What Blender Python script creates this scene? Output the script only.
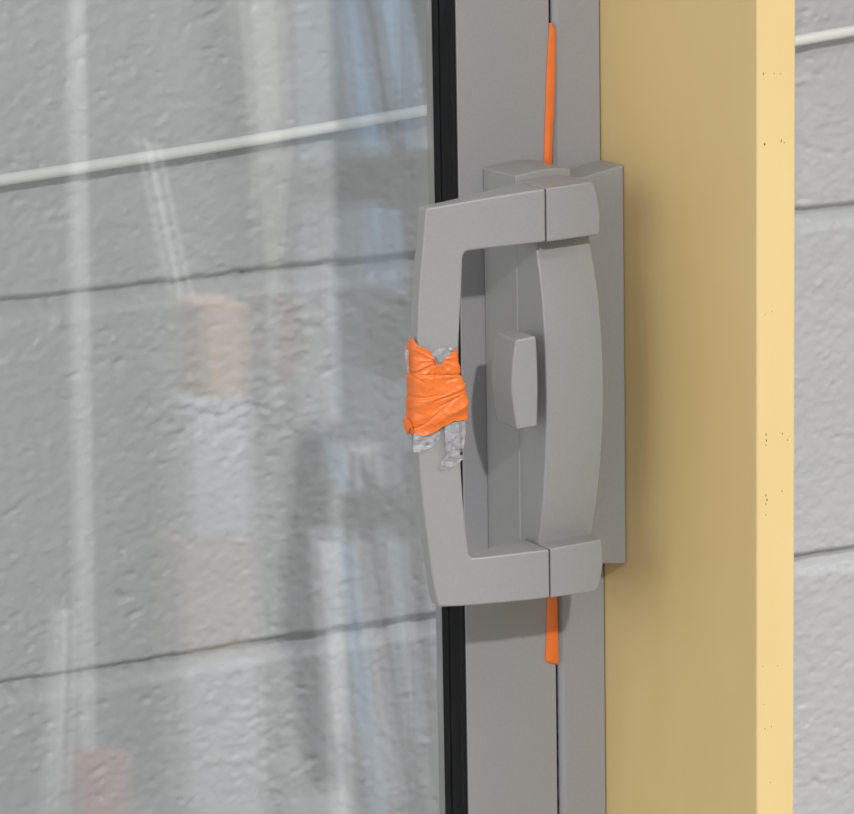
import bpy, bmesh, math
import numpy as np
from mathutils import Vector, Matrix

for o in list(bpy.data.objects):
    bpy.data.objects.remove(o, do_unlink=True)
SC = bpy.context.scene
COL = SC.collection
MM = 0.001
FLOOR = -0.25

# ------------------------------------------------------------------ camera
F, YAW, PIT, ROL, DIST = 3600.0, math.radians(25), math.radians(11.1), math.radians(1.02), 1.90
d = Vector((math.sin(YAW) * math.cos(PIT), math.cos(YAW) * math.cos(PIT), -math.sin(PIT)))
r0 = Vector((math.cos(YAW), -math.sin(YAW), 0)); u0 = r0.cross(d)
cr = r0 * math.cos(ROL) - u0 * math.sin(ROL)
cu = u0 * math.cos(ROL) + r0 * math.sin(ROL)
aim = (d * F + cr * (603.5 - 427)) / F
cpos = Vector((0, 0, 1.0)) - aim * DIST
cam = bpy.data.cameras.new('camera'); co = bpy.data.objects.new('camera', cam); COL.objects.link(co)
M3 = Matrix((cr, cu, -d)).transposed()
co.matrix_world = Matrix.Translation(cpos) @ M3.to_4x4()
cam.sensor_fit = 'HORIZONTAL'; cam.sensor_width = 36; cam.lens = F / 854 * 36
cam.clip_start = 0.05; cam.clip_end = 60
cam.dof.use_dof = True; cam.dof.focus_distance = 1.87; cam.dof.aperture_fstop = 28
SC.camera = co

# ------------------------------------------------------------------ world, lights, exposure
w = bpy.data.worlds.new('hall_light'); SC.world = w; w.use_nodes = True
bg = w.node_tree.nodes['Background']
bg.inputs[0].default_value = (0.96, 0.98, 1.0, 1); bg.inputs[1].default_value = 0.54

def area(name, loc, target, size, power, color=(1, 1, 1), shape='DISK', sy=None):
    l = bpy.data.lights.new(name, 'AREA'); l.shape = shape; l.size = size
    if sy: l.size_y = sy
    l.energy = power; l.color = color
    o = bpy.data.objects.new(name, l); COL.objects.link(o); o.location = loc
    o.rotation_euler = (Vector(target) - Vector(loc)).to_track_quat('-Z', 'Y').to_euler()
    return o
area('key_lamp', (-1.18, -4.6, 3.47), (0, 0, 1.0), 0.15, 145, (1.0, 0.985, 0.965))
area('reflection_fill', (1.1, -1.4, 2.5), (1.1, -3.0, 0.3), 1.2, 150, (0.97, 0.985, 1.0), 'RECTANGLE', 0.8)  # added fill, brightens the things mirrored in the glass; no lamp seen there
area('left_fill', (-3.0, -2.7, 1.9), (0, 0, 1.0), 2.2, 18, (1.0, 0.99, 0.97), 'RECTANGLE', 1.8)  # unseen fill added to brighten the yellow board's broad face
area('left_fill', (-3.4, -.95, 1.5), (0, -.3, 1.0), 2.2, 22, (1.0, 0.99, 0.97), 'RECTANGLE', 1.8)  # second added fill, grazing the door from the left; no known window
SC.view_settings.view_transform = 'Standard'; SC.view_settings.look = 'None'
SC.view_settings.gamma = 1; SC.view_settings.use_curve_mapping = False
SC.view_settings.exposure = 0.0

# ------------------------------------------------------------------ helpers
def lin(r, g, b):
    def c(v):
        v /= 255.0
        return v / 12.92 if v <= 0.04045 else ((v + 0.055) / 1.055) ** 2.4
    return (c(r), c(g), c(b), 1)

def mat(name, base, rough=0.5, metal=0.0, spec=0.5, noise=None, bump=None, coat=0):
    """noise=(scale, amount) varies the base colour a little, bump=(scale, strength, distance)"""
    m = bpy.data.materials.new(name); m.use_nodes = True
    nt = m.node_tree; b = nt.nodes['Principled BSDF']
    b.inputs['Base Color'].default_value = base; b.inputs['Roughness'].default_value = rough
    b.inputs['Metallic'].default_value = metal; b.inputs['Specular IOR Level'].default_value = spec
    b.inputs['Coat Weight'].default_value = coat
    tc = nt.nodes.new('ShaderNodeTexCoord')
    if noise:
        n = nt.nodes.new('ShaderNodeTexNoise'); n.inputs['Scale'].default_value = noise[0]
        n.inputs['Detail'].default_value = 5
        nt.links.new(tc.outputs['Object'], n.inputs['Vector'])
        mr = nt.nodes.new('ShaderNodeMapRange'); mr.inputs[1].default_value = .3; mr.inputs[2].default_value = .7
        mr.inputs[3].default_value = 1 - noise[1]; mr.inputs[4].default_value = 1 + noise[1]
        nt.links.new(n.outputs['Fac'], mr.inputs[0])
        mx = nt.nodes.new('ShaderNodeVectorMath'); mx.operation = 'SCALE'
        mx.inputs[0].default_value = base[:3]; nt.links.new(mr.outputs[0], mx.inputs['Scale'])
        nt.links.new(mx.outputs[0], b.inputs['Base Color'])
    if bump:
        n = nt.nodes.new('ShaderNodeTexNoise'); n.inputs['Scale'].default_value = bump[0]
        n.inputs['Detail'].default_value = 4
        nt.links.new(tc.outputs['Object'], n.inputs['Vector'])
        bp = nt.nodes.new('ShaderNodeBump'); bp.inputs['Strength'].default_value = bump[1]
        bp.inputs['Distance'].default_value = bump[2]
        nt.links.new(n.outputs['Fac'], bp.inputs['Height']); nt.links.new(bp.outputs[0], b.inputs['Normal'])
    return m

def mesh_obj(name, verts, faces, m=None, parent=None, bevel=None, smooth=True, seg=3, angle=30):
    me = bpy.data.meshes.new(name)
    me.from_pydata([tuple(v) for v in verts], [], faces); me.update()
    bm = bmesh.new(); bm.from_mesh(me); bmesh.ops.recalc_face_normals(bm, faces=bm.faces[:]); bm.to_mesh(me); bm.free()
    o = bpy.data.objects.new(name, me); COL.objects.link(o)
    if m: me.materials.append(m)
    if parent: o.parent = parent
    if bevel:
        b = o.modifiers.new('bevel', 'BEVEL'); b.width = bevel; b.segments = seg
        b.limit_method = 'ANGLE'; b.angle_limit = math.radians(angle)
        b.harden_normals = True
    if smooth:
        for p in me.polygons: p.use_smooth = True
        if not bevel:
            me.set_sharp_from_angle(angle=math.radians(40))
    return o

def box(name, x0, x1, y0, y1, z0, z1, m=None, parent=None, bevel=None, **k):
    v = [(x, y, z) for x in (x0, x1) for y in (y0, y1) for z in (z0, z1)]
    f = [(0, 1, 3, 2), (4, 6, 7, 5), (0, 4, 5, 1), (2, 3, 7, 6), (0, 2, 6, 4), (1, 5, 7, 3)]
    return mesh_obj(name, v, f, m, parent, bevel, **k)

def loft(name, sections, m=None, parent=None, bevel=None, closed=False, caps=True, **k):
    """each section is a ring of points; consecutive rings are joined by quads"""
    n = len(sections[0]); v = [p for s in sections for p in s]; f = []
    S = len(sections)
    for i in range(S if closed else S - 1):
        a, b = i * n, ((i + 1) % S) * n
        for j in range(n):
            f.append((a + j, a + (j + 1) % n, b + (j + 1) % n, b + j))
    if caps and not closed:
        f.append(tuple(range(n))); f.append(tuple(range((S - 1) * n, S * n)))
    return mesh_obj(name, v, f, m, parent, bevel, **k)

def extrude_xz(name, pts, y0, y1, m, parent, bevel=None, **k):
    return loft(name, [[(x * MM, y0 * MM, z * MM) for x, z in pts], [(x * MM, y1 * MM, z * MM) for x, z in pts]], m, parent, bevel, **k)

def empty(name, loc):
    o = bpy.data.objects.new(name, None); COL.objects.link(o); o.location = loc; o.empty_display_size = .05
    return o
def adopt(root):
    """children are written in world coordinates: undo the root's offset"""
    for c in root.children: c.matrix_parent_inverse = Matrix.Translation(-Vector(root.location))
def tag(o, label, cat, group=None):
    o['label'] = label; o['category'] = cat
    if group: o['group'] = group
    return o

# value noise on a grid
def vnoise(x, z, seed):
    xi = np.floor(x).astype(np.int64); zi = np.floor(z).astype(np.int64)
    fx = x - xi; fz = z - zi; fx = fx * fx * (3 - 2 * fx); fz = fz * fz * (3 - 2 * fz)
    def h(a, b):
        n = (a * 374761393 + b * 668265263 + seed * 982451653) & 0x7fffffff
        n = ((n ^ (n >> 13)) * 1274126177) & 0x7fffffff
        return ((n ^ (n >> 16)) & 0xffff) / 65535.0
    return (h(xi, zi) * (1 - fx) + h(xi + 1, zi) * fx) * (1 - fz) + (h(xi, zi + 1) * (1 - fx) + h(xi + 1, zi + 1) * fx) * fz - .5
def sstep(a, b, x):
    t = np.clip((x - a) / (b - a), 0, 1); return t * t * (3 - 2 * t)

# ------------------------------------------------------------------ materials
M = {}
M['wall'] = mat('painted_block', (0.452, 0.452, 0.458, 1), 0.45, noise=(9, .025), bump=(420, .35, .0006))
M['paint'] = mat('grey_door_paint', (0.268, 0.265, 0.276, 1), 0.45, noise=(600, .035), bump=(900, .12, .0002))
M['handle'] = mat('grey_handle_paint', (0.270, 0.267, 0.267, 1), 0.36, noise=(700, .03), bump=(900, .10, .0002))
M['rubber'] = mat('black_rubber', (0.006, 0.006, 0.007, 1), 0.6, spec=.15)
M['spacer'] = mat('spacer_metal', (0.30, 0.29, 0.28, 1), 0.45)
M['orange'] = mat('orange_tape', (0.69, 0.150, 0.020, 1), 0.36, noise=(90, .05))
M['cable'] = mat('white_cable_jacket', (0.72, 0.71, 0.68, 1), 0.4)
M['floor'] = mat('concrete_floor', (0.30, 0.29, 0.28, 1), 0.6, noise=(5, .08))
M['hall'] = mat('hall_paint', (0.24, 0.245, 0.25, 1), 0.7, noise=(2, .1))

# yellow painted board: soft mottling, small dark specks on its edge
def yellow(name):
    m = mat(name, (0.665, 0.475, 0.215, 1), 0.4, spec=.75, bump=(300, .08, .0003))
    nt = m.node_tree; b = nt.nodes['Principled BSDF']; tc = nt.nodes['Texture Coordinate']
    n = nt.nodes.new('ShaderNodeTexNoise'); n.inputs['Scale'].default_value = 22; n.inputs['Detail'].default_value = 3
    mp = nt.nodes.new('ShaderNodeMapping'); mp.inputs['Scale'].default_value = (1, 1, .35)
    nt.links.new(tc.outputs['Object'], mp.inputs[0]); nt.links.new(mp.outputs[0], n.inputs['Vector'])
    r = nt.nodes.new('ShaderNodeValToRGB')
    r.color_ramp.elements[0].position = .3; r.color_ramp.elements[0].color = (0.630, 0.460, 0.192, 1)
    r.color_ramp.elements[1].position = .7; r.color_ramp.elements[1].color = (0.655, 0.488, 0.216, 1)
    nt.links.new(n.outputs['Fac'], r.inputs[0]); nt.links.new(r.outputs[0], b.inputs['Base Color'])
    return m
M['yellow'] = yellow('yellow_painted_wood')
M['speck'] = mat('dark_scuff', (0.16, 0.11, 0.06, 1), 0.7)

def glass_mat():
    m = bpy.data.materials.new('clear_glass'); m.use_nodes = True; nt = m.node_tree
    for n in list(nt.nodes): nt.nodes.remove(n)
    out = nt.nodes.new('ShaderNodeOutputMaterial'); mx = nt.nodes.new('ShaderNodeMixShader')
    tr = nt.nodes.new('ShaderNodeBsdfTransparent'); tr.inputs[0].default_value = (0.992, 0.997, 0.995, 1)
    gl = nt.nodes.new('ShaderNodeBsdfGlossy'); gl.inputs['Roughness'].default_value = 0.0
    gl.inputs[0].default_value = (0.97, 0.99, 1.0, 1)
    fr = nt.nodes.new('ShaderNodeFresnel'); ge = nt.nodes.new('ShaderNodeNewGeometry')
    mr = nt.nodes.new('ShaderNodeMapRange'); mr.inputs[3].default_value = 1.52; mr.inputs[4].default_value = 1 / 1.52
    nt.links.new(ge.outputs['Backfacing'], mr.inputs[0]); nt.links.new(mr.outputs[0], fr.inputs[0])
    nt.links.new(fr.outputs[0], mx.inputs[0]); nt.links.new(tr.outputs[0], mx.inputs[1]); nt.links.new(gl.outputs[0], mx.inputs[2])
    nt.links.new(mx.outputs[0], out.inputs[0])
    return m
M['glass'] = glass_mat()

def film_mat():
    m = bpy.data.materials.new('clear_plastic_film'); m.use_nodes = True; nt = m.node_tree
    for n in list(nt.nodes): nt.nodes.remove(n)
    out = nt.nodes.new('ShaderNodeOutputMaterial'); mx = nt.nodes.new('ShaderNodeMixShader'); mx.inputs[0].default_value = .30
    tr = nt.nodes.new('ShaderNodeBsdfTransparent'); tr.inputs[0].default_value = (.95, .95, .96, 1)
    pb = nt.nodes.new('ShaderNodeBsdfPrincipled'); pb.inputs['Base Color'].default_value = (.66, .66, .68, 1)
    pb.inputs['Roughness'].default_value = .10; pb.inputs['Specular IOR Level'].default_value = 1.0
    tc = nt.nodes.new('ShaderNodeTexCoord'); v = nt.nodes.new('ShaderNodeTexVoronoi'); v.inputs['Scale'].default_value = 240
    n = nt.nodes.new('ShaderNodeTexNoise'); n.inputs['Scale'].default_value = 190
    ad = nt.nodes.new('ShaderNodeMath'); ad.operation = 'ADD'
    bp = nt.nodes.new('ShaderNodeBump'); bp.inputs['Strength'].default_value = 1; bp.inputs['Distance'].default_value = .0035
    nt.links.new(tc.outputs['Object'], v.inputs['Vector']); nt.links.new(tc.outputs['Object'], n.inputs['Vector'])
    nt.links.new(v.outputs['Distance'], ad.inputs[0]); nt.links.new(n.outputs['Fac'], ad.inputs[1])
    nt.links.new(ad.outputs[0], bp.inputs['Height']); nt.links.new(bp.outputs[0], pb.inputs['Normal'])
    nt.links.new(tr.outputs[0], mx.inputs[1]); nt.links.new(pb.outputs[0], mx.inputs[2]); nt.links.new(mx.outputs[0], out.inputs[0])
    return m
M['film'] = film_mat()

# ------------------------------------------------------------------ block wall (real relief)
def build_wall():
    rng = np.random.default_rng(5)
    X = np.unique(np.round(np.concatenate([np.arange(-2.2, -.42, .012), np.arange(-.42, -.0, .0012), np.arange(.0, .16, .008), np.arange(.16, .32, .0012), np.arange(.32, 2.2, .012)]), 5))
    Z = np.unique(np.round(np.concatenate([np.arange(-.12, .70, .012), np.arange(.70, 1.30, .0012), np.arange(1.30, 2.6, .012)]), 5))
    x, z = np.meshgrid(X, Z)
    fine = sstep(-.46, -.40, x) * (1 - sstep(.32, .38, x)) * sstep(.66, .72, z) * (1 - sstep(1.28, 1.34, z))
    h = np.zeros_like(x)
    h += .0009 * vnoise(x * 14, z * 14, 1) + .0005 * vnoise(x * 45, z * 60, 2)
    h += fine * (.0004 * vnoise(x * 110, z * 170, 3) + .0009 * vnoise(x * 230, z * 330, 4) + .0005 * vnoise(x * 420, z * 520, 5))
    # rough patches left by the block face
    for cx, cz, sx, sz, am in ((-.165, .992, .045, .017, 1.0), (-.10, 1.045, .07, .022, .55), (-.155, .815, .035, .035, .6), (-.265, 1.115, .03, .03, .35), (-.07, .97, .05, .02, .5)):
        g = np.exp(-(((x - cx) / sx) ** 2 + ((z - cz) / sz) ** 2))
        h += g * am * fine * (.0032 * vnoise(x * 130, z * 220, 7) + .0022 * vnoise(x * 260 + z * 60, z * 420, 8))
    # bed joints every course, head joints every other course
    P, SL, Z0 = .2054, .0225, 1.0713
    wob = .0022 * vnoise(x * 30, x * 0 + 3.3, 11) + .0010 * vnoise(x * 110, x * 0 + 9.1, 12)
    t = z - SL * x - Z0 + wob
    k = np.floor(t / P + .5); tt = t - k * P
    depth = sstep(.0040, .0000, tt) * sstep(-.0125, .0030, tt) * 1.25
    h -= (.0068 + .0009 * vnoise(x * 60, k * 7.7, 13)) * depth
    ch = np.floor(t / P)
    off = np.where(np.mod(ch, 2) == 0, .1965, -.0035)
    xx = x + .0025 * vnoise(z * 25, z * 0, 14) - off + SL * z * .0
    xx = xx - np.round(xx / .4) * .4
    near = np.where(np.abs(x - .1965) < .05, 1.0, .35)
    h -= .0016 * near * np.exp(-(xx / .0050) ** 2)
    # pits and small dents, wider than tall
    H = h.reshape(-1); xf = X; zf = Z
    for i in range(2600):
        cx = rng.uniform(-.40, .32); cz = rng.uniform(.72, 1.28)
        big = rng.random() < .12
        sx = rng.uniform(.0010, .0024) * (1.8 if big else 1); sz = rng.uniform(.0007, .0013) * (1.5 if big else 1)
        a = rng.uniform(.0005, .0016) * (1.5 if big else 1) * (-1 if rng.random() < .72 else .8)
        ix = np.searchsorted(xf, [cx - 3 * sx, cx + 3 * sx]); iz = np.searchsorted(zf, [cz - 3 * sz, cz + 3 * sz])
        sl = (slice(iz[0], iz[1]), slice(ix[0], ix[1]))
        rot = rng.uniform(-.25, .45)
        u = (x[sl] - cx); v = (z[sl] - cz) - rot * u
        h[sl] += a * np.exp(-(u / sx) ** 2 - (v / sz) ** 2)
    # hairline cracks: polylines carved as narrow grooves
    cracks = [([(-.196, .9995), (-.186, .9985), (-.176, .995), (-.168, .9925), (-.160, .9955), (-.152, .998), (-.146, .9965), (-.1405, .994)], .0014),
              ([(-.168, .986), (-.158, .984), (-.148, .985)], .0007), ([(-.128, .9835), (-.1235, .979)], .0012), ([(-.1245, .987), (-.1265, .981)], .0009),
              ([(-.185, 1.068), (-.165, 1.0735), (-.150, 1.0705), (-.130, 1.0735), (-.110, 1.071), (-.098, 1.0745), (-.09, 1.068)], .0013)]
    for pl, dep in cracks:
        for (ax, az), (bx, bz) in zip(pl[:-1], pl[1:]):
            L2 = (bx - ax) ** 2 + (bz - az) ** 2
            q = np.clip(((x - ax) * (bx - ax) + (z - az) * (bz - az)) / L2, 0, 1)
            dd = np.hypot(x - ax - q * (bx - ax), z + .0009 * vnoise(x * 260, x * 0, 21) - az - q * (bz - az))
            h -= dep * np.exp(-(dd / .0011) ** 2)
    K = 1.0987   # block size factor
    verts = np.stack([x * K + .0858, .30 - h * K, z * K - .1376], -1).reshape(-1, 3).astype(np.float32)
    nz, nx = x.shape
    idx = np.arange(nz * nx).reshape(nz, nx)
    q = np.stack([idx[:-1, :-1], idx[:-1, 1:], idx[1:, 1:], idx[1:, :-1]], -1).reshape(-1, 4).astype(np.int32)
    me = bpy.data.meshes.new('wall_back')
    me.vertices.add(len(verts)); me.vertices.foreach_set('co', verts.ravel())
    me.loops.add(q.size); me.loops.foreach_set('vertex_index', q.ravel())
    me.polygons.add(len(q)); me.polygons.foreach_set('loop_start', np.arange(0, q.size, 4, dtype=np.int32))
    me.polygons.foreach_set('loop_total', np.full(len(q), 4, dtype=np.int32))
    me.update(); me.validate()
    me.polygons.foreach_set('use_smooth', np.ones(len(q), dtype=bool))
    me.materials.append(M['wall'])
    o = bpy.data.objects.new('wall_back', me); COL.objects.link(o); o['kind'] = 'structure'
build_wall()
fl = box('floor', -3, 4, -7, .5, FLOOR - .1, FLOOR, M['floor']); fl['kind'] = 'structure'
wf = box('wall_front', -3, 4, -7, -6.9, FLOOR, 3.6, M['hall']); wf['kind'] = 'structure'

# ------------------------------------------------------------------ yellow jamb board
jamb = box('jamb_board', 0.0, 21.5 * MM, -159.7 * MM, 75 * MM, FLOOR, 1.95, M['yellow'], None, .0012)
tag(jamb, 'pale yellow painted upright board projecting forward on the right of the grey door', 'board')
def scuffs():
    rng = np.random.default_rng(3); bm = bmesh.new()
    spots = [(763.5, 70, 1.4), (774, 70, 1.0), (780, 71, .9), (764.5, 138, 1.5), (781, 136, 1.5), (784, 138, .9), (766, 425, 1.1), (766.5, 431, 1.3), (782.5, 426, 1.2),
             (788, 433, 1.0), (766, 436, 1.0), (766, 486, 1.2), (767, 491, 1.3), (766, 495, 1.0), (782.5, 484, 1.1), (766, 506, .8), (765, 305, .7), (772, 303, .7), (763, 660, .8), (778, 662, .8), (764, 700, .8), (765, 725, .9), (772, 724, .8), (771, 782, .8)]
    for px, py, s in spots:
        xm = 21.5 * (px - 757) / 38.5 * MM; zm = (1224 - py * .4965) * MM
        n = 7; vs = []
        for i in range(n):
            a = 2 * math.pi * i / n; rr = s * .42 * MM * rng.uniform(.6, 1.25)
            vs.append(bm.verts.new((xm + .7 * rr * math.cos(a), -159.78 * MM, zm + 1.3 * rr * math.sin(a))))
        bm.faces.new(vs)
    me = bpy.data.meshes.new('scuff_marks'); bm.to_mesh(me); bm.free(); me.materials.append(M['speck'])
    o = bpy.data.objects.new('scuff_marks', me); COL.objects.link(o); o.parent = jamb
    o['label'] = 'small dark scuff marks on the narrow front edge'
scuffs()

# ------------------------------------------------------------------ door frame (fixed, right of the sash)
frame = empty('door_frame', (-.013, .02, FLOOR))
frame['kind'] = 'thing'
tag(frame, 'fixed grey door frame upright between the sliding door and the yellow board', 'door frame')
v = [(-25.4, 0), (-.4, 0), (-.4, 60), (-25.4, 60), (-25.4, 14), (-27.2, 12), (-27.2, 1.2)]
def upright(name, prof, z0, z1, m, parent, bevel):
    return loft(name, [[(x * MM, y * MM, z0) for x, y in prof], [(x * MM, y * MM, z1) for x, y in prof]], m, parent, bevel, angle=25)
upright('frame_upright', [(-24.9, 0), (-.5, 0), (-.5, 60), (-24.9, 60), (-24.9, 20), (-27.6, 18), (-27.6, 2.2)], FLOOR, 1.95, M['paint'], frame, .0005)
# ragged weather seal in the gap
def seal():
    rng = np.random.default_rng(8); secs = []
    zs = np.arange(FLOOR, 1.95, .0022)
    for zz in zs:
        xl = -29.3 + rng.uniform(-.15, .15); yf = 1.4 + rng.uniform(-.5, .5)
        secs.append([(xl * MM, yf * MM, zz), (-27.9 * MM, yf * MM + .0012, zz), (-27.9 * MM, 12 * MM, zz), (xl * MM, 12 * MM, zz)])
    return loft('weather_seal', secs, M['rubber'], frame)
seal()
# keeper: flared plate on the frame, taller towards the board
top = [(-.15, 1131.4), (-8, 1129.9), (-16, 1128.2), (-22, 1127.0), (-27, 1126.9), (-31, 1127.6), (-34.5, 1128.9), (-37.2, 1130.2)]
kp = top + [(-37.2, 924.6), (-30, 924.4), (-23, 923.4), (-16, 922.2), (-8, 921), (-.15, 920.0)]
keeper = extrude_xz('keeper_plate', kp, -25, -.3, M['handle'], frame, .0012, angle=25)
adopt(frame)

# ------------------------------------------------------------------ sliding door panel
door = empty('sliding_door', (-.5, .018, FLOOR))
door['kind'] = 'thing'
tag(door, 'grey framed sliding glass door with a bow-shaped pull handle on its upright', 'door')
DX0, DZ1 = -.98, 1.93
st = extrude_xz('stile', [(-82.6, FLOOR / MM + 12), (-29.7, FLOOR / MM + 12), (-29.7, DZ1 / MM), (-82.6, DZ1 / MM)], 0, 37, M['paint'], door, .0006)
box('stile', DX0, DX0 + .06, 0, .037, FLOOR + .012, DZ1, M['paint'], door, .0006)
box('top_rail', DX0 + .0602, -.0832, 0, .037, DZ1 - .06, DZ1, M['paint'], door, .0006)
box('bottom_rail', DX0 + .0602, -.0832, 0, .037, FLOOR + .012, FLOOR + .10, M['paint'], door, .0006)
GZ0, GZ1, GX0, GX1 = FLOOR + .1002, DZ1 - .0602, DX0 + .0602, -.0832
# gasket lining, ribbed
gk = [(-83.1, .6), (-83.6, .4), (-84.4, 1.4), (-84.1, 4.5), (-83.9, 5.2), (-84.5, 6.2), (-85.0, 11.8), (-85.3, 13.9), (-83.1, 13.9)]
upright('gasket', gk, GZ0, GZ1, M['rubber'], door, None)
for nm, y0, y1, col, ins in (('edge_seal', 18.1, 25.6, 'rubber', 1.2), ('spacer_bar', 25.7, 33.0, 'spacer', 1.0)):
    o = upright(nm, [(-83.1 - ins, y0), (-83.1, y0), (-83.1, y1), (-83.1 - ins, y1)], GZ0, GZ1, M[col], door, None)
    if nm == 'spacer_bar': o['label'] = 'bare metal spacer strip seen through the glass edge'
box('glass_pane', GX0, GX1, .0140, .0180, GZ0, GZ1, M['glass'], door, smooth=False)
box('glass_pane', GX0, GX1, .0331, .0369, GZ0, GZ1, M['glass'], door, smooth=False)

# handle: lock housing with grip, end caps and thumb latch
ht = [(-69.0, 1131.9), (-62, 1133.0), (-56, 1133.8), (-50, 1134.3), (-45, 1134.4), (-41, 1134.0), (-37.5, 1133.2)]
hp = ht + [(x, 2051.6 - z) for x, z in reversed(ht)]
housing = extrude_xz('handle_set', hp, -38, -.3, M['handle'], door, .0009, angle=25)
housing['label'] = 'grey bow-shaped pull handle with lock housing'
# bowed front panel (profile in Y,Z)
prof = [(940.0, -57.0), (946.0, -58.2), (950, -59.0), (960, -61.4), (970, -63.6), (983, -65.5), (996, -67), (1010, -68.2), (1024, -68.7), (1036, -68.4), (1048, -67.8), (1060, -66.6), (1072, -65.2), (1085, -62.5), (1097, -59.2), (1102.1, -57.6), (1108, -56.8)]
secs = []
for z, y in prof:
    xr = -37.6 - (y + 59) * .2
    secs.append([(-68.5 * MM, -30 * MM, z * MM), (xr * MM, -30 * MM, z * MM), (xr * MM, y * MM, z * MM), (-68.5 * MM, y * MM, z * MM)])
loft('face_panel', secs, M['handle'], housing, .0011, angle=40)
def cap(zi, zo, s):
    # zi = inner z edge, zo = outer z edge; right end rounded
    rise = 1.6 if s > 0 else .1
    pts = [(-68.4, zi), (-68.4, zo), (-52, zo + rise * .6), (-43.2, zo + rise), (-41.4, zo + rise - s * 1.2), (-39.4, zo - s * 7), (-38.3, zo - s * 15), (-38.4, zi + s * 3), (-39.0, zi + 1.6), (-40.4, zi + 1.4)]
    return extrude_xz('end_cap', pts, -71, -30, M['handle'], housing, .0010, angle=28)
cap(1102.3, 1129.3, 1); cap(945.9, 920.2, -1)
# C-shaped grip
def grip():
    cen = [  # (outer x,z), (inner x,z), front y, back y
        ((-69.0, 1129.2), (-69.0, 1102.4), -71, -42), ((-80, 1128.6), (-80, 1102.2), -71, -46), ((-94, 1127.6), (-94, 1101.9), -71, -53),
        ((-108, 1126.5), (-106, 1101.6), -71, -57.5), ((-122, 1125.3), (-111.8, 1101.4), -71, -60.5), ((-134.4, 1124.2), (-113.8, 1100.6), -71, -62),
        ((-135.6, 1112), (-114.9, 1098), -71, -62), ((-137.4, 1097), (-115.5, 1088), -71, -62), ((-139.2, 1079), (-116.6, 1074), -71.2, -62), ((-140.3, 1062), (-117.7, 1060), -71.4, -62),
        ((-141.1, 1046), (-118.4, 1045), -71.5, -62), ((-141.5, 1028), (-118.8, 1028), -71.5, -62), ((-141.2, 1011), (-118.5, 1011), -71.5, -62),
        ((-140.3, 992), (-117.7, 991), -71.3, -62), ((-138.8, 975), (-116.8, 975), -71.2, -62), ((-136.6, 956), (-115.6, 961), -71, -62),
        ((-134.4, 939), (-114.8, 953), -71, -62), ((-132.8, 928.5), (-114.0, 948.5), -71, -62), ((-131.2, 923.2), (-112.4, 946.3), -71, -62),
        ((-120, 922.2), (-108, 946.0), -71, -60), ((-106, 921.4), (-102, 945.9), -71, -56), ((-92, 920.8), (-90, 945.8), -71, -51.5),
        ((-80, 920.4), (-80, 945.7), -71, -46), ((-69.0, 920.3), (-69.0, 945.6), -71, -42)]
    secs = [[(o[0] * MM, yf * MM, o[1] * MM), (i[0] * MM, yf * MM, i[1] * MM), (i[0] * MM, yb * MM, i[1] * MM), (o[0] * MM, yb * MM, o[1] * MM)] for o, i, yf, yb in cen]
    return loft('grip', secs, M['handle'], housing, .0012, angle=32)
grip()
# thumb latch: bowed paddle standing off the housing's left side
def latch():
    secs = []
    for i in range(15):
        q = i / 14; z = 1009.4 + 46.2 * q; b = 2.6 * math.sin(math.pi * q) ** 1.0
        tz = -.6 * q
        secs.append([((-87.4 - b) * MM, -73 * MM, (z + tz) * MM), ((-76.0 + .3 * b) * MM, -73 * MM, (z + .5) * MM), ((-76.0 + .3 * b) * MM, -48 * MM, z * MM), ((-85.7 - 1.3 * b) * MM, -48 * MM, (z + tz) * MM)])
    t = loft('thumb_latch', secs, M['handle'], housing, .0013, angle=35)
    # short spindle joining the paddle to the housing
    ring = lambda x: [(x * MM, (-51 + 4 * math.cos(a)) * MM, (1032 + 4 * math.sin(a)) * MM) for a in [2 * math.pi * i / 20 for i in range(20)]]
    s = loft('spindle', [ring(-76.5), ring(-67.4)], M['handle'], housing)
latch()
adopt(door)

# ------------------------------------------------------------------ orange tape strips in the seam
def strip(name, rows, label):
    secs = []
    for z, xl, xr, y in rows:
        secs.append([(xl * MM, -.5 * MM - y * .2 * MM, z * MM), ((xl + xr) / 2 * MM, (-1.3 - y) * MM, z * MM), ((xr - .2) * MM, (-.9 - y) * MM, z * MM),
                     (xr * MM, -.3 * MM, z * MM), ((xl + xr) / 2 * MM, (-.8 - y) * MM, z * MM), (xl * MM, -.15 * MM, z * MM)])
    o = loft(name, secs, M['orange'])
    return tag(o, label, 'tape', None)
strip('orange_tape_strip', [(1128, -33.9, -29.7, .9), (1134.6, -33.7, -29.6, .9), (1145, -33.4, -29.2, .8), (1160, -32.6, -28.0, .7), (1175, -32.0, -27.2, .5), (1186, -31.2, -26.8, .4), (1196, -30.4, -26.5, .3), (1200.5, -30.0, -26.4, .2), (1204, -29.9, -28.6, .1)],
      'long thin orange tape strip in the door seam above the handle')
strip('orange_tape_strip', [(863.8, -30.6, -29.2, .4), (865, -34.6, -29.0, .5), (867, -36.4, -28.9, .7), (870, -36.2, -29.0, .9), (878, -35.7, -29.2, 1.0), (890, -35.2, -29.3, 1.0), (905, -34.6, -29.3, .9), (918, -34.4, -29.3, .9)],
      'short wide orange tape strip in the door seam below the handle')

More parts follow.
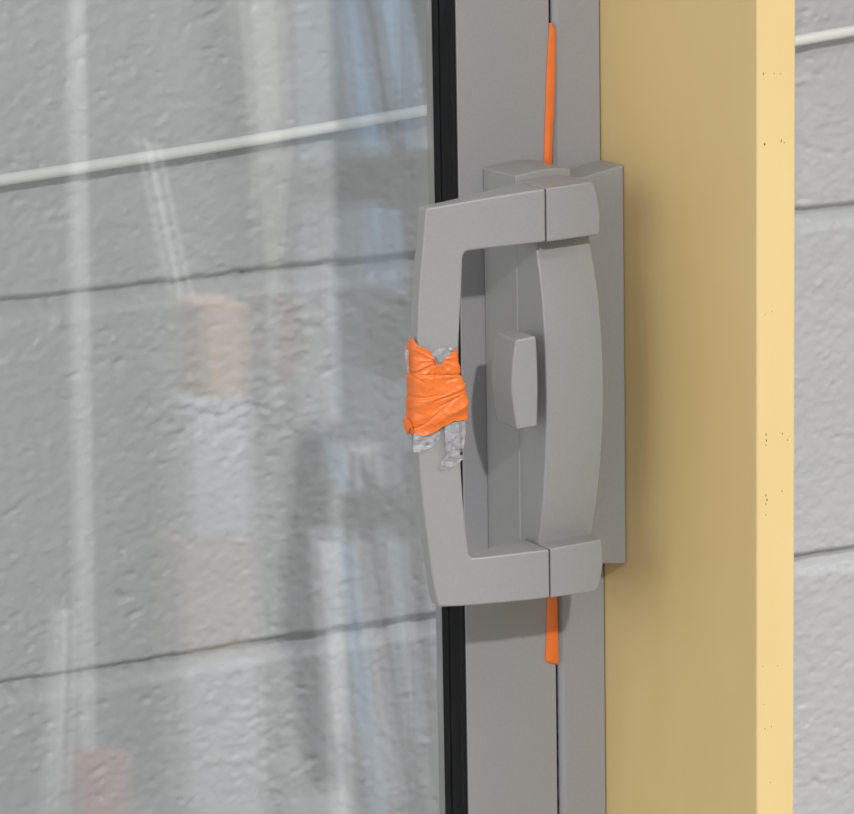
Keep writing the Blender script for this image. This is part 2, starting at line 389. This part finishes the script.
# ------------------------------------------------------------------ tape wrapped round the grip
def wrap():
    NT, NZ = 260, 170
    th = np.linspace(0, 2 * np.pi, NT, endpoint=False)   # 0 = right (+X), -90deg = front (-Y)
    # front-side coordinate u: -1 at left edge, +1 at right edge
    c = np.cos(th); s = np.sin(th)
    u = c
    xs = [-1.0, -.93, -.75, -.35, -.22, -.08, .06, .30, .8, 1.0]
    topf = np.interp(u, xs, [1060.0, 1060.5, 1057.5, 1054.0, 1050.5, 1046.2, 1046.4, 1049.5, 1054.5, 1055.0])
    botf = np.interp(u, [-1, -.9, -.6, -.35, 0, .35, .6, 1], [1013, 1012.2, 1012.0, 1012.6, 1015.5, 1017.8, 1018, 1017.0])
    front = (s < 0)
    topv = np.where(front, topf, 1056.0 - 2 * u); botv = np.where(front, botf, 1013.5 + 1.5 * u)
    V = np.linspace(0, 1, NZ)[:, None]
    z = botv[None, :] + (topv - botv)[None, :] * V
    # centre and half widths; bulge to the right low down
    zl = np.array([1008, 1014, 1020, 1028, 1036, 1041, 1046, 1056, 1062.])
    xr = np.interp(z, zl, [-114.6, -114.2, -113.3, -113.4, -114.9, -117.0, -117.9, -118.4, -117.6])
    xl = np.interp(z, zl, [-142.9, -143.6, -143.8, -143.5, -143.2, -143.0, -142.8, -143.2, -142.2])
    cx = (xl + xr) / 2; a = (xr - xl) / 2
    b = 7.2 + 1.6 * np.exp(-((z - 1028) / 14) ** 2)
    n = 3.6
    den = (np.abs(c) ** n + np.abs(s) ** n) ** (1 / n)
    X = cx + a * c / den; Y = -66.6 + b * s / den
    # wrinkles: diagonal pleats converging on the notch, plus long low folds
    px = X + 131.5; pz = z - 1047
    ridge = lambda t: 1 - np.abs(2 * (t - np.floor(t)) - 1)
    ang = np.arctan2(px, pz - 2.0)
    rr = np.hypot(px, pz)
    w = .75 * (ridge(ang * 2.3 + .3 * vnoise(px * .3, pz * .3, 31)) ** 2) * np.exp(-((rr - 6) / 7) ** 2)
    q1 = pz + 10 - .16 * px + 3 * vnoise(px * .12, pz * .12, 32)
    w += .6 * (ridge(q1 / 10.0) ** 2) * sstep(2, -6, pz)
    q2 = pz - .42 * px + 4 * vnoise(px * .10, pz * .10, 35)
    w += .8 * ridge(q2 / 9.5 + .35) ** 2 * sstep(-8, -18, pz)
    w += 1.5 * vnoise(px * .14, pz * .22, 33) + .3 * vnoise(px * .5 + pz * .3, pz * .7, 34)
    # dark crease line under the notch
    wv = 1.6 * vnoise(px * .16, pz * 0 + 2.5, 41)
    w -= 1.0 * np.exp(-((pz + 5.2 + .10 * px + .4 * wv) / .55) ** 2) * sstep(-14, -4, px)
    for sl, of, lo, hi, dp in ((.02, 15.5, -13, 3, .7), (.22, 17.5, -2, 14, .9), (.62, 24.0, -12, 8, .8), (.40, 21.5, 0, 14, .7), (-.5, 11.0, -14, -7, .6), (.12, 9.0, 5, 14, .5)):
        w -= dp * np.exp(-((pz + of - sl * px + wv) / .75) ** 2) * sstep(lo - 2, lo + 2, px) * (1 - sstep(hi - 2, hi + 2, px))
    w -= .8 * np.exp(-((pz + 1 - .40 * (px + 4)) / .5) ** 2) * (px < 0) * 1.0
    edge = np.minimum(V, 1 - V)
    w = w * 1.0
    nx = c / den; ny = s / den; L = np.hypot(nx, ny)
    X = X + w * nx / L * .55; Y = Y + w * ny / L * .9
    z = z + .7 * vnoise(px * .5, pz * .02 + th[None, :] * 2, 36) * (1 - np.minimum(1, edge * 8))
    outer = [list(map(lambda p: (p[0] * MM, p[1] * MM, p[2] * MM), zip(X[i], Y[i], z[i]))) for i in range(NZ)]
    v = [p for r in outer for p in r]; f = []
    for i in range(NZ - 1):
        for j in range(NT):
            f.append((i * NT + j, i * NT + (j + 1) % NT, (i + 1) * NT + (j + 1) % NT, (i + 1) * NT + j))
    o = mesh_obj('orange_tape_wrap', v, f, M['orange'])
    o.data.set_sharp_from_angle(angle=math.radians(80))
    sm = o.modifiers.new('thickness', 'SOLIDIFY'); sm.thickness = .00035; sm.offset = -1
    tag(o, 'crumpled bright orange tape wrapped round the middle of the door handle grip', 'tape')
    # dog-ear of tape standing off the left edge
    e = [(-143.6, -64.5, 1010.8), (-145.8, -66, 1014), (-147.2, -67, 1019.5), (-146.6, -69, 1021.5), (-144.3, -70.5, 1018), (-143.6, -71, 1013)]
    cc = (-144.6, -69.5, 1016)
    vv = [cc] + e + [(x + .5, y + .6, zz) for x, y, zz in [cc] + e]
    k = len(e)
    ff = [(0, i + 1, i + 2) for i in range(k - 1)] + [(k + 1, k + 1 + i + 2, k + 1 + i + 1) for i in range(k - 1)] + [(i + 1, k + 2 + i, k + 3 + i, i + 2) for i in range(k - 1)]
    t = mesh_obj('loose_fold', [(x * MM, y * MM, zz * MM) for x, y, zz in vv], ff, M['orange'], o)
wrap()

# ------------------------------------------------------------------ clear plastic bag under the tape
def film_sheet(name, outline_rows, parent=None, seed=1, amp=1.0, yb=-72.6):
    """rows of (z, xl, xr, bulge) -> a crumpled closed pouch lying against the grip front"""
    rng = np.random.default_rng(seed); N = 44
    zs = np.array([r[0] for r in outline_rows])
    NZ = 60
    zz = np.linspace(zs[0], zs[-1], NZ)
    xl = np.interp(zz, zs, [r[1] for r in outline_rows]); xr = np.interp(zz, zs, [r[2] for r in outline_rows])
    bu = np.interp(zz, zs, [r[3] for r in outline_rows])
    v = []; f = []
    for i in range(NZ):
        for j in range(N):
            a = 2 * math.pi * j / N
            x = (xl[i] + xr[i]) / 2 + (xr[i] - xl[i]) / 2 * math.cos(a)
            y = yb - bu[i] * .5 + bu[i] * .5 * math.sin(a)
            v.append([x, y, zz[i]])
    v = np.array(v)
    jag = lambda s, k: (1 - 2 * np.abs(2 * np.mod(vnoise(v[:, 0] * s, v[:, 2] * s, k + seed) * 2.2, 1) - 1))
    v[:, 1] += -np.abs(amp * .55 * jag(.35, 51)) * (bu.repeat(N) > .3) + amp * .5 * vnoise(v[:, 0] * .9, v[:, 2] * .9, 52)
    v[:, 0] += amp * .5 * vnoise(v[:, 1] * .9 + 5, v[:, 2] * .6, 53)
    v[:, 2] += amp * .6 * vnoise(v[:, 0] * .7, v[:, 1] * .7, 54)
    for i in range(NZ - 1):
        for j in range(N):
            f.append((i * N + j, i * N + (j + 1) % N, (i + 1) * N + (j + 1) % N, (i + 1) * N + j))
    return mesh_obj(name, v * MM, f, M['film'], parent)
bag = film_sheet('clear_plastic_bag', [(998.5, -125.5, -121.5, .5), (1000, -126.8, -119.4, 1.6), (1004, -127.6, -117.2, 3.2), (1010, -128.0, -116.4, 3.6), (1015, -128, -115.8, 3.0), (1018, -127, -116.6, 1.6)], seed=3, amp=.8, yb=-72.0)
tag(bag, 'crumpled clear plastic bag poking out below and above the orange tape wrap', 'plastic bag')
film_sheet('left_corner', [(1003.5, -144.0, -139.5, .8), (1005.5, -144.8, -134.5, 1.3), (1008.5, -144.6, -130.6, 1.5), (1011, -144.4, -129.6, 1.4), (1013.5, -144, -130, 1.0)], bag, seed=5, amp=.55, yb=-71.9)
film_sheet('top_corner', [(1044, -134, -129, .8), (1048.5, -134.4, -125.5, 1.0), (1051, -134.2, -122.5, 1.0), (1053.0, -132.5, -121.6, .7), (1054.4, -130, -122.5, .4)], bag, seed=7, amp=.5, yb=-71.8)
film_sheet('torn_tail', [(993.5, -130, -125, .3), (995, -130.6, -121, .8), (997.5, -129.5, -117.5, 1.0), (999.8, -127, -117.6, .8)], bag, seed=9, amp=.7, yb=-71.9)
film_sheet('side_crumple', [(1043.0, -144.6, -143.0, 1.0), (1047, -145.0, -143.4, 1.2), (1051.5, -145.8, -143.6, 1.3), (1054.5, -145.6, -143.6, .8)], bag, seed=11, amp=.9, yb=-66.5)

# ------------------------------------------------------------------ cable on the wall
def cable():
    pts = [(-1.9, 1.045), (-1.2, 1.078), (-.7, 1.103), (-.42, 1.1215), (-.2905, 1.1289), (-.2357, 1.1333), (-.1795, 1.1376), (-.122, 1.1426), (-.0481, 1.1497), (.03, 1.1575), (.11, 1.166), (.1851, 1.1745), (.2236, 1.1782), (.4, 1.196), (.8, 1.232), (1.9, 1.33)]
    cu_ = bpy.data.curves.new('white_cable', 'CURVE'); cu_.dimensions = '3D'; cu_.bevel_depth = .0034; cu_.bevel_resolution = 6
    sp = cu_.splines.new('NURBS'); sp.points.add(len(pts) - 1)
    for p, (x, z) in zip(sp.points, pts): p.co = (x * 1.0937 + .0814, .2890, z * 1.0937 - .1302, 1)
    sp.use_endpoint_u = True; sp.order_u = 3; sp.resolution_u = 8
    cu_.materials.append(M['cable'])
    o = bpy.data.objects.new('white_cable', cu_); COL.objects.link(o)
    dg = bpy.context.evaluated_depsgraph_get(); me = bpy.data.meshes.new_from_object(o.evaluated_get(dg))
    bpy.data.objects.remove(o, do_unlink=True)
    for p in me.polygons: p.use_smooth = True
    o = bpy.data.objects.new('white_cable', me); COL.objects.link(o)
    tag(o, 'thin white cable running slightly uphill across the grey block wall', 'cable')
cable()

# ------------------------------------------------------------------ things across the hall, seen mirrored in the glass
M['wht'] = mat('white_vinyl', (.86, .86, .85, 1), .45); M['plw'] = mat('backdrop_panel', (.22, .22, .215, 1), .5, noise=(3, .08))
M['pbl'] = mat('pale_blue_film', (.60, .69, .76, 1), .4, noise=(5, .1)); M['blu'] = mat('blue_film', (.44, .62, .82, 1), .4, noise=(4, .12)); M['crt'] = mat('kraft_carton', (.46, .36, .29, 1), .7)
M['red'] = mat('red_plastic', (.55, .22, .17, 1), .5); M['drk'] = mat('shade_dark', (.05, .055, .06, 1), .5); M['crw'] = mat('white_carton', (.52, .52, .54, 1), .6)  # drk: dark tone standing in for shaded gaps and the grip's shadow
M['bls'] = mat('light_blue_vinyl', (.60, .76, .95, 1), .4); M['crm'] = mat('cream_board', (.52, .505, .46, 1), .5); M['org'] = mat('orange_carton', (.58, .34, .21, 1), .6)
def lean(name, x0, z0, x1, z1, width, m, y=-3.0, th=.02, wave=0, n=24, seed=0):
    """upright length of material from (x0,z0) to (x1,z1), with real thickness and optional pleats"""
    secs = []
    for i in range(n + 1):
        t = i / n; x = x0 + (x1 - x0) * t; z = z0 + (z1 - z0) * t
        K = 14; ring = []
        for j in range(K + 1):
            s = j / K; ring.append((x + width * s, y + wave * math.sin(s * 13 + seed + t * 1.5), z))
        for j in range(K, -1, -1):
            s = j / K; ring.append((x + width * s, y - th + wave * math.sin(s * 13 + seed + t * 1.5), z))
        secs.append(ring)
    return loft(name, secs, m)
G = 'seen mirrored in the glass'
tag(lean('backdrop_panel', .50, FLOOR, .52, 1.35, .655, M['plw'], -3.26, .05, .012), 'large pale wrapped panel mirrored across the left of the glass', 'panel')
tag(lean('backdrop_panel', 1.262, FLOOR, 1.262, 1.4, .24, M['pbl'], -3.3, .05, .010), 'pale blue panel added to brighten the reflection in the right of the glass beside the handle', 'panel')  # bright backing added so the mirrored handle arms stand out dark
for i, (a, b, c_, e, wd, lab) in enumerate([
        (.774, FLOOR, .808, 1.3, .015, 'long white trim length mirrored in the glass near its left side'),
        (.716, FLOOR, .748, .104, .010, 'thinnest short white trim length mirrored at the bottom left of the glass'),
        (.742, FLOOR, .763, .104, .007, 'narrow white trim length mirrored just right of the thinnest one'),
        (1.128, FLOOR, .930, .76, .007, 'left one of two slanted thin white trim lengths mirrored above the orange carton'),
        (1.145, FLOOR, .949, .75, .007, 'right one of two slanted thin white trim lengths mirrored above the orange carton')]):
    tag(lean('white_trim', a, b, c_, e, wd, M['wht'], -3.03 if i < 3 else -3.125), lab, 'trim length', None)
def carton(x0, x1, z0, z1, m, label, y=-3.0):
    c = box('carton', x0, x1, y - .11, y, z0, z1, m, None, .004); return tag(c, label, 'carton')
carton(.925, 1.045, FLOOR, .014, M['crw'], 'white carton mirrored in the glass, lowest of its stack')
carton(.928, 1.043, .0145, .19, M['crt'], 'peach brown carton mirrored in the glass, second from the bottom')
carton(.945, 1.040, .1905, .395, M['crw'], 'white carton mirrored in the glass under the orange one')
carton(.972, 1.037, .3955, .53, M['org'], 'orange carton mirrored in the glass, topmost of its stack')
bn = loft('red_bin', [[(.778 + r * .86 * math.cos(a), -2.95 + r * math.sin(a), z) for a in [2 * math.pi * i / 28 for i in range(28)]] for z, r in ((FLOOR, .035), (-.11, .044), (-.10, .047), (-.093, .047), (-.094, .042), (FLOOR + .01, .033))], M['red'])
tag(bn, 'red bin mirrored in the bottom left corner of the glass', 'bin')
tag(lean('shadow_strip', 1.075, FLOOR, 1.095, .345, .062, M['drk'], -3.0, .05), 'unseen dark strip mirrored in the lower glass in place of the grip shadow', 'shadow strip')  # added dark strip where the grip's shadow makes the dark band
tag(lean('blue_wrapped_board', 1.27, .45, 1.175, 1.35, .030, M['blu'], -3.05, .02, .003), 'narrow blue film wrapped board mirrored in the upper glass', 'board')
tag(lean('blue_wrapped_board', 1.29, .40, 1.255, 1.35, .075, M['blu'], -3.1, .02, .004), 'wide blue film wrapped board mirrored beside the black gasket', 'board')
tag(lean('blue_wrapped_board', 1.205, FLOOR, 1.145, .32, .015, M['bls'], -2.96, .012), 'thin blue strip mirrored in the lower glass beside the handle', 'board')
tag(lean('cream_board', 1.225, FLOOR, 1.045, 1.4, .040, M['crm'], -3.16, .012), 'leaning cream board mirrored in the upper glass between the cartons and the blue panel', 'board')
tag(lean('cream_board', 1.120, .35, 1.093, 1.4, .052, M['crm'], -3.13, .012), 'upright cream board mirrored in the upper glass just left of the blue panel', 'board')
for a, b, c_, e, wd, lab in ((1.305, .30, 1.168, 1.2, .020, 'added dark strip standing in for a slanted gap mirrored in the upper glass across the pale blue panel'),
                             (1.352, .40, 1.240, 1.2, .018, 'added dark strip standing in for a slanted gap mirrored in the upper glass nearest the black gasket'),
                             (1.250, FLOOR, 1.180, .30, .018, 'added dark strip standing in for a slanted gap mirrored in the lower glass between two white boards'),
                             (1.292, FLOOR, 1.245, .30, .014, 'added dark strip standing in for a slanted gap mirrored in the lower glass nearest the door edge')):
    tag(lean('gap_strip', a, b, c_, e, wd, M['drk'], -2.94, .012), lab, 'gap strip')  # dark strips added in place of the dark gaps between mirrored boards
tag(lean('white_board', 1.143, FLOOR, 1.118, .195, .026, M['wht'], -2.96, .012), 'narrow white board mirrored in the lower glass beside the dark strip', 'board')
tag(lean('white_board', 1.245, FLOOR, 1.198, .30, .046, M['wht'], -3.02, .012), 'wide white board mirrored in the lower glass beside the door edge', 'board')

GROUPS = {'orange_tape_strip': 'orange tape strips in the door seam', 'white_trim': 'white trim lengths mirrored in the glass', 'carton': 'stacked cartons mirrored in the glass',
          'blue_wrapped_board': 'blue boards mirrored in the glass', 'cream_board': 'cream boards mirrored in the glass', 'gap_strip': 'added dark strips standing in for gaps between mirrored boards',
          'white_board': 'white boards mirrored in the glass', 'backdrop_panel': 'wrapped panels mirrored in the glass'}
for o in SC.objects:
    k = o.name.split('.')[0]
    if o.parent is None and k in GROUPS: o['group'] = GROUPS[k]
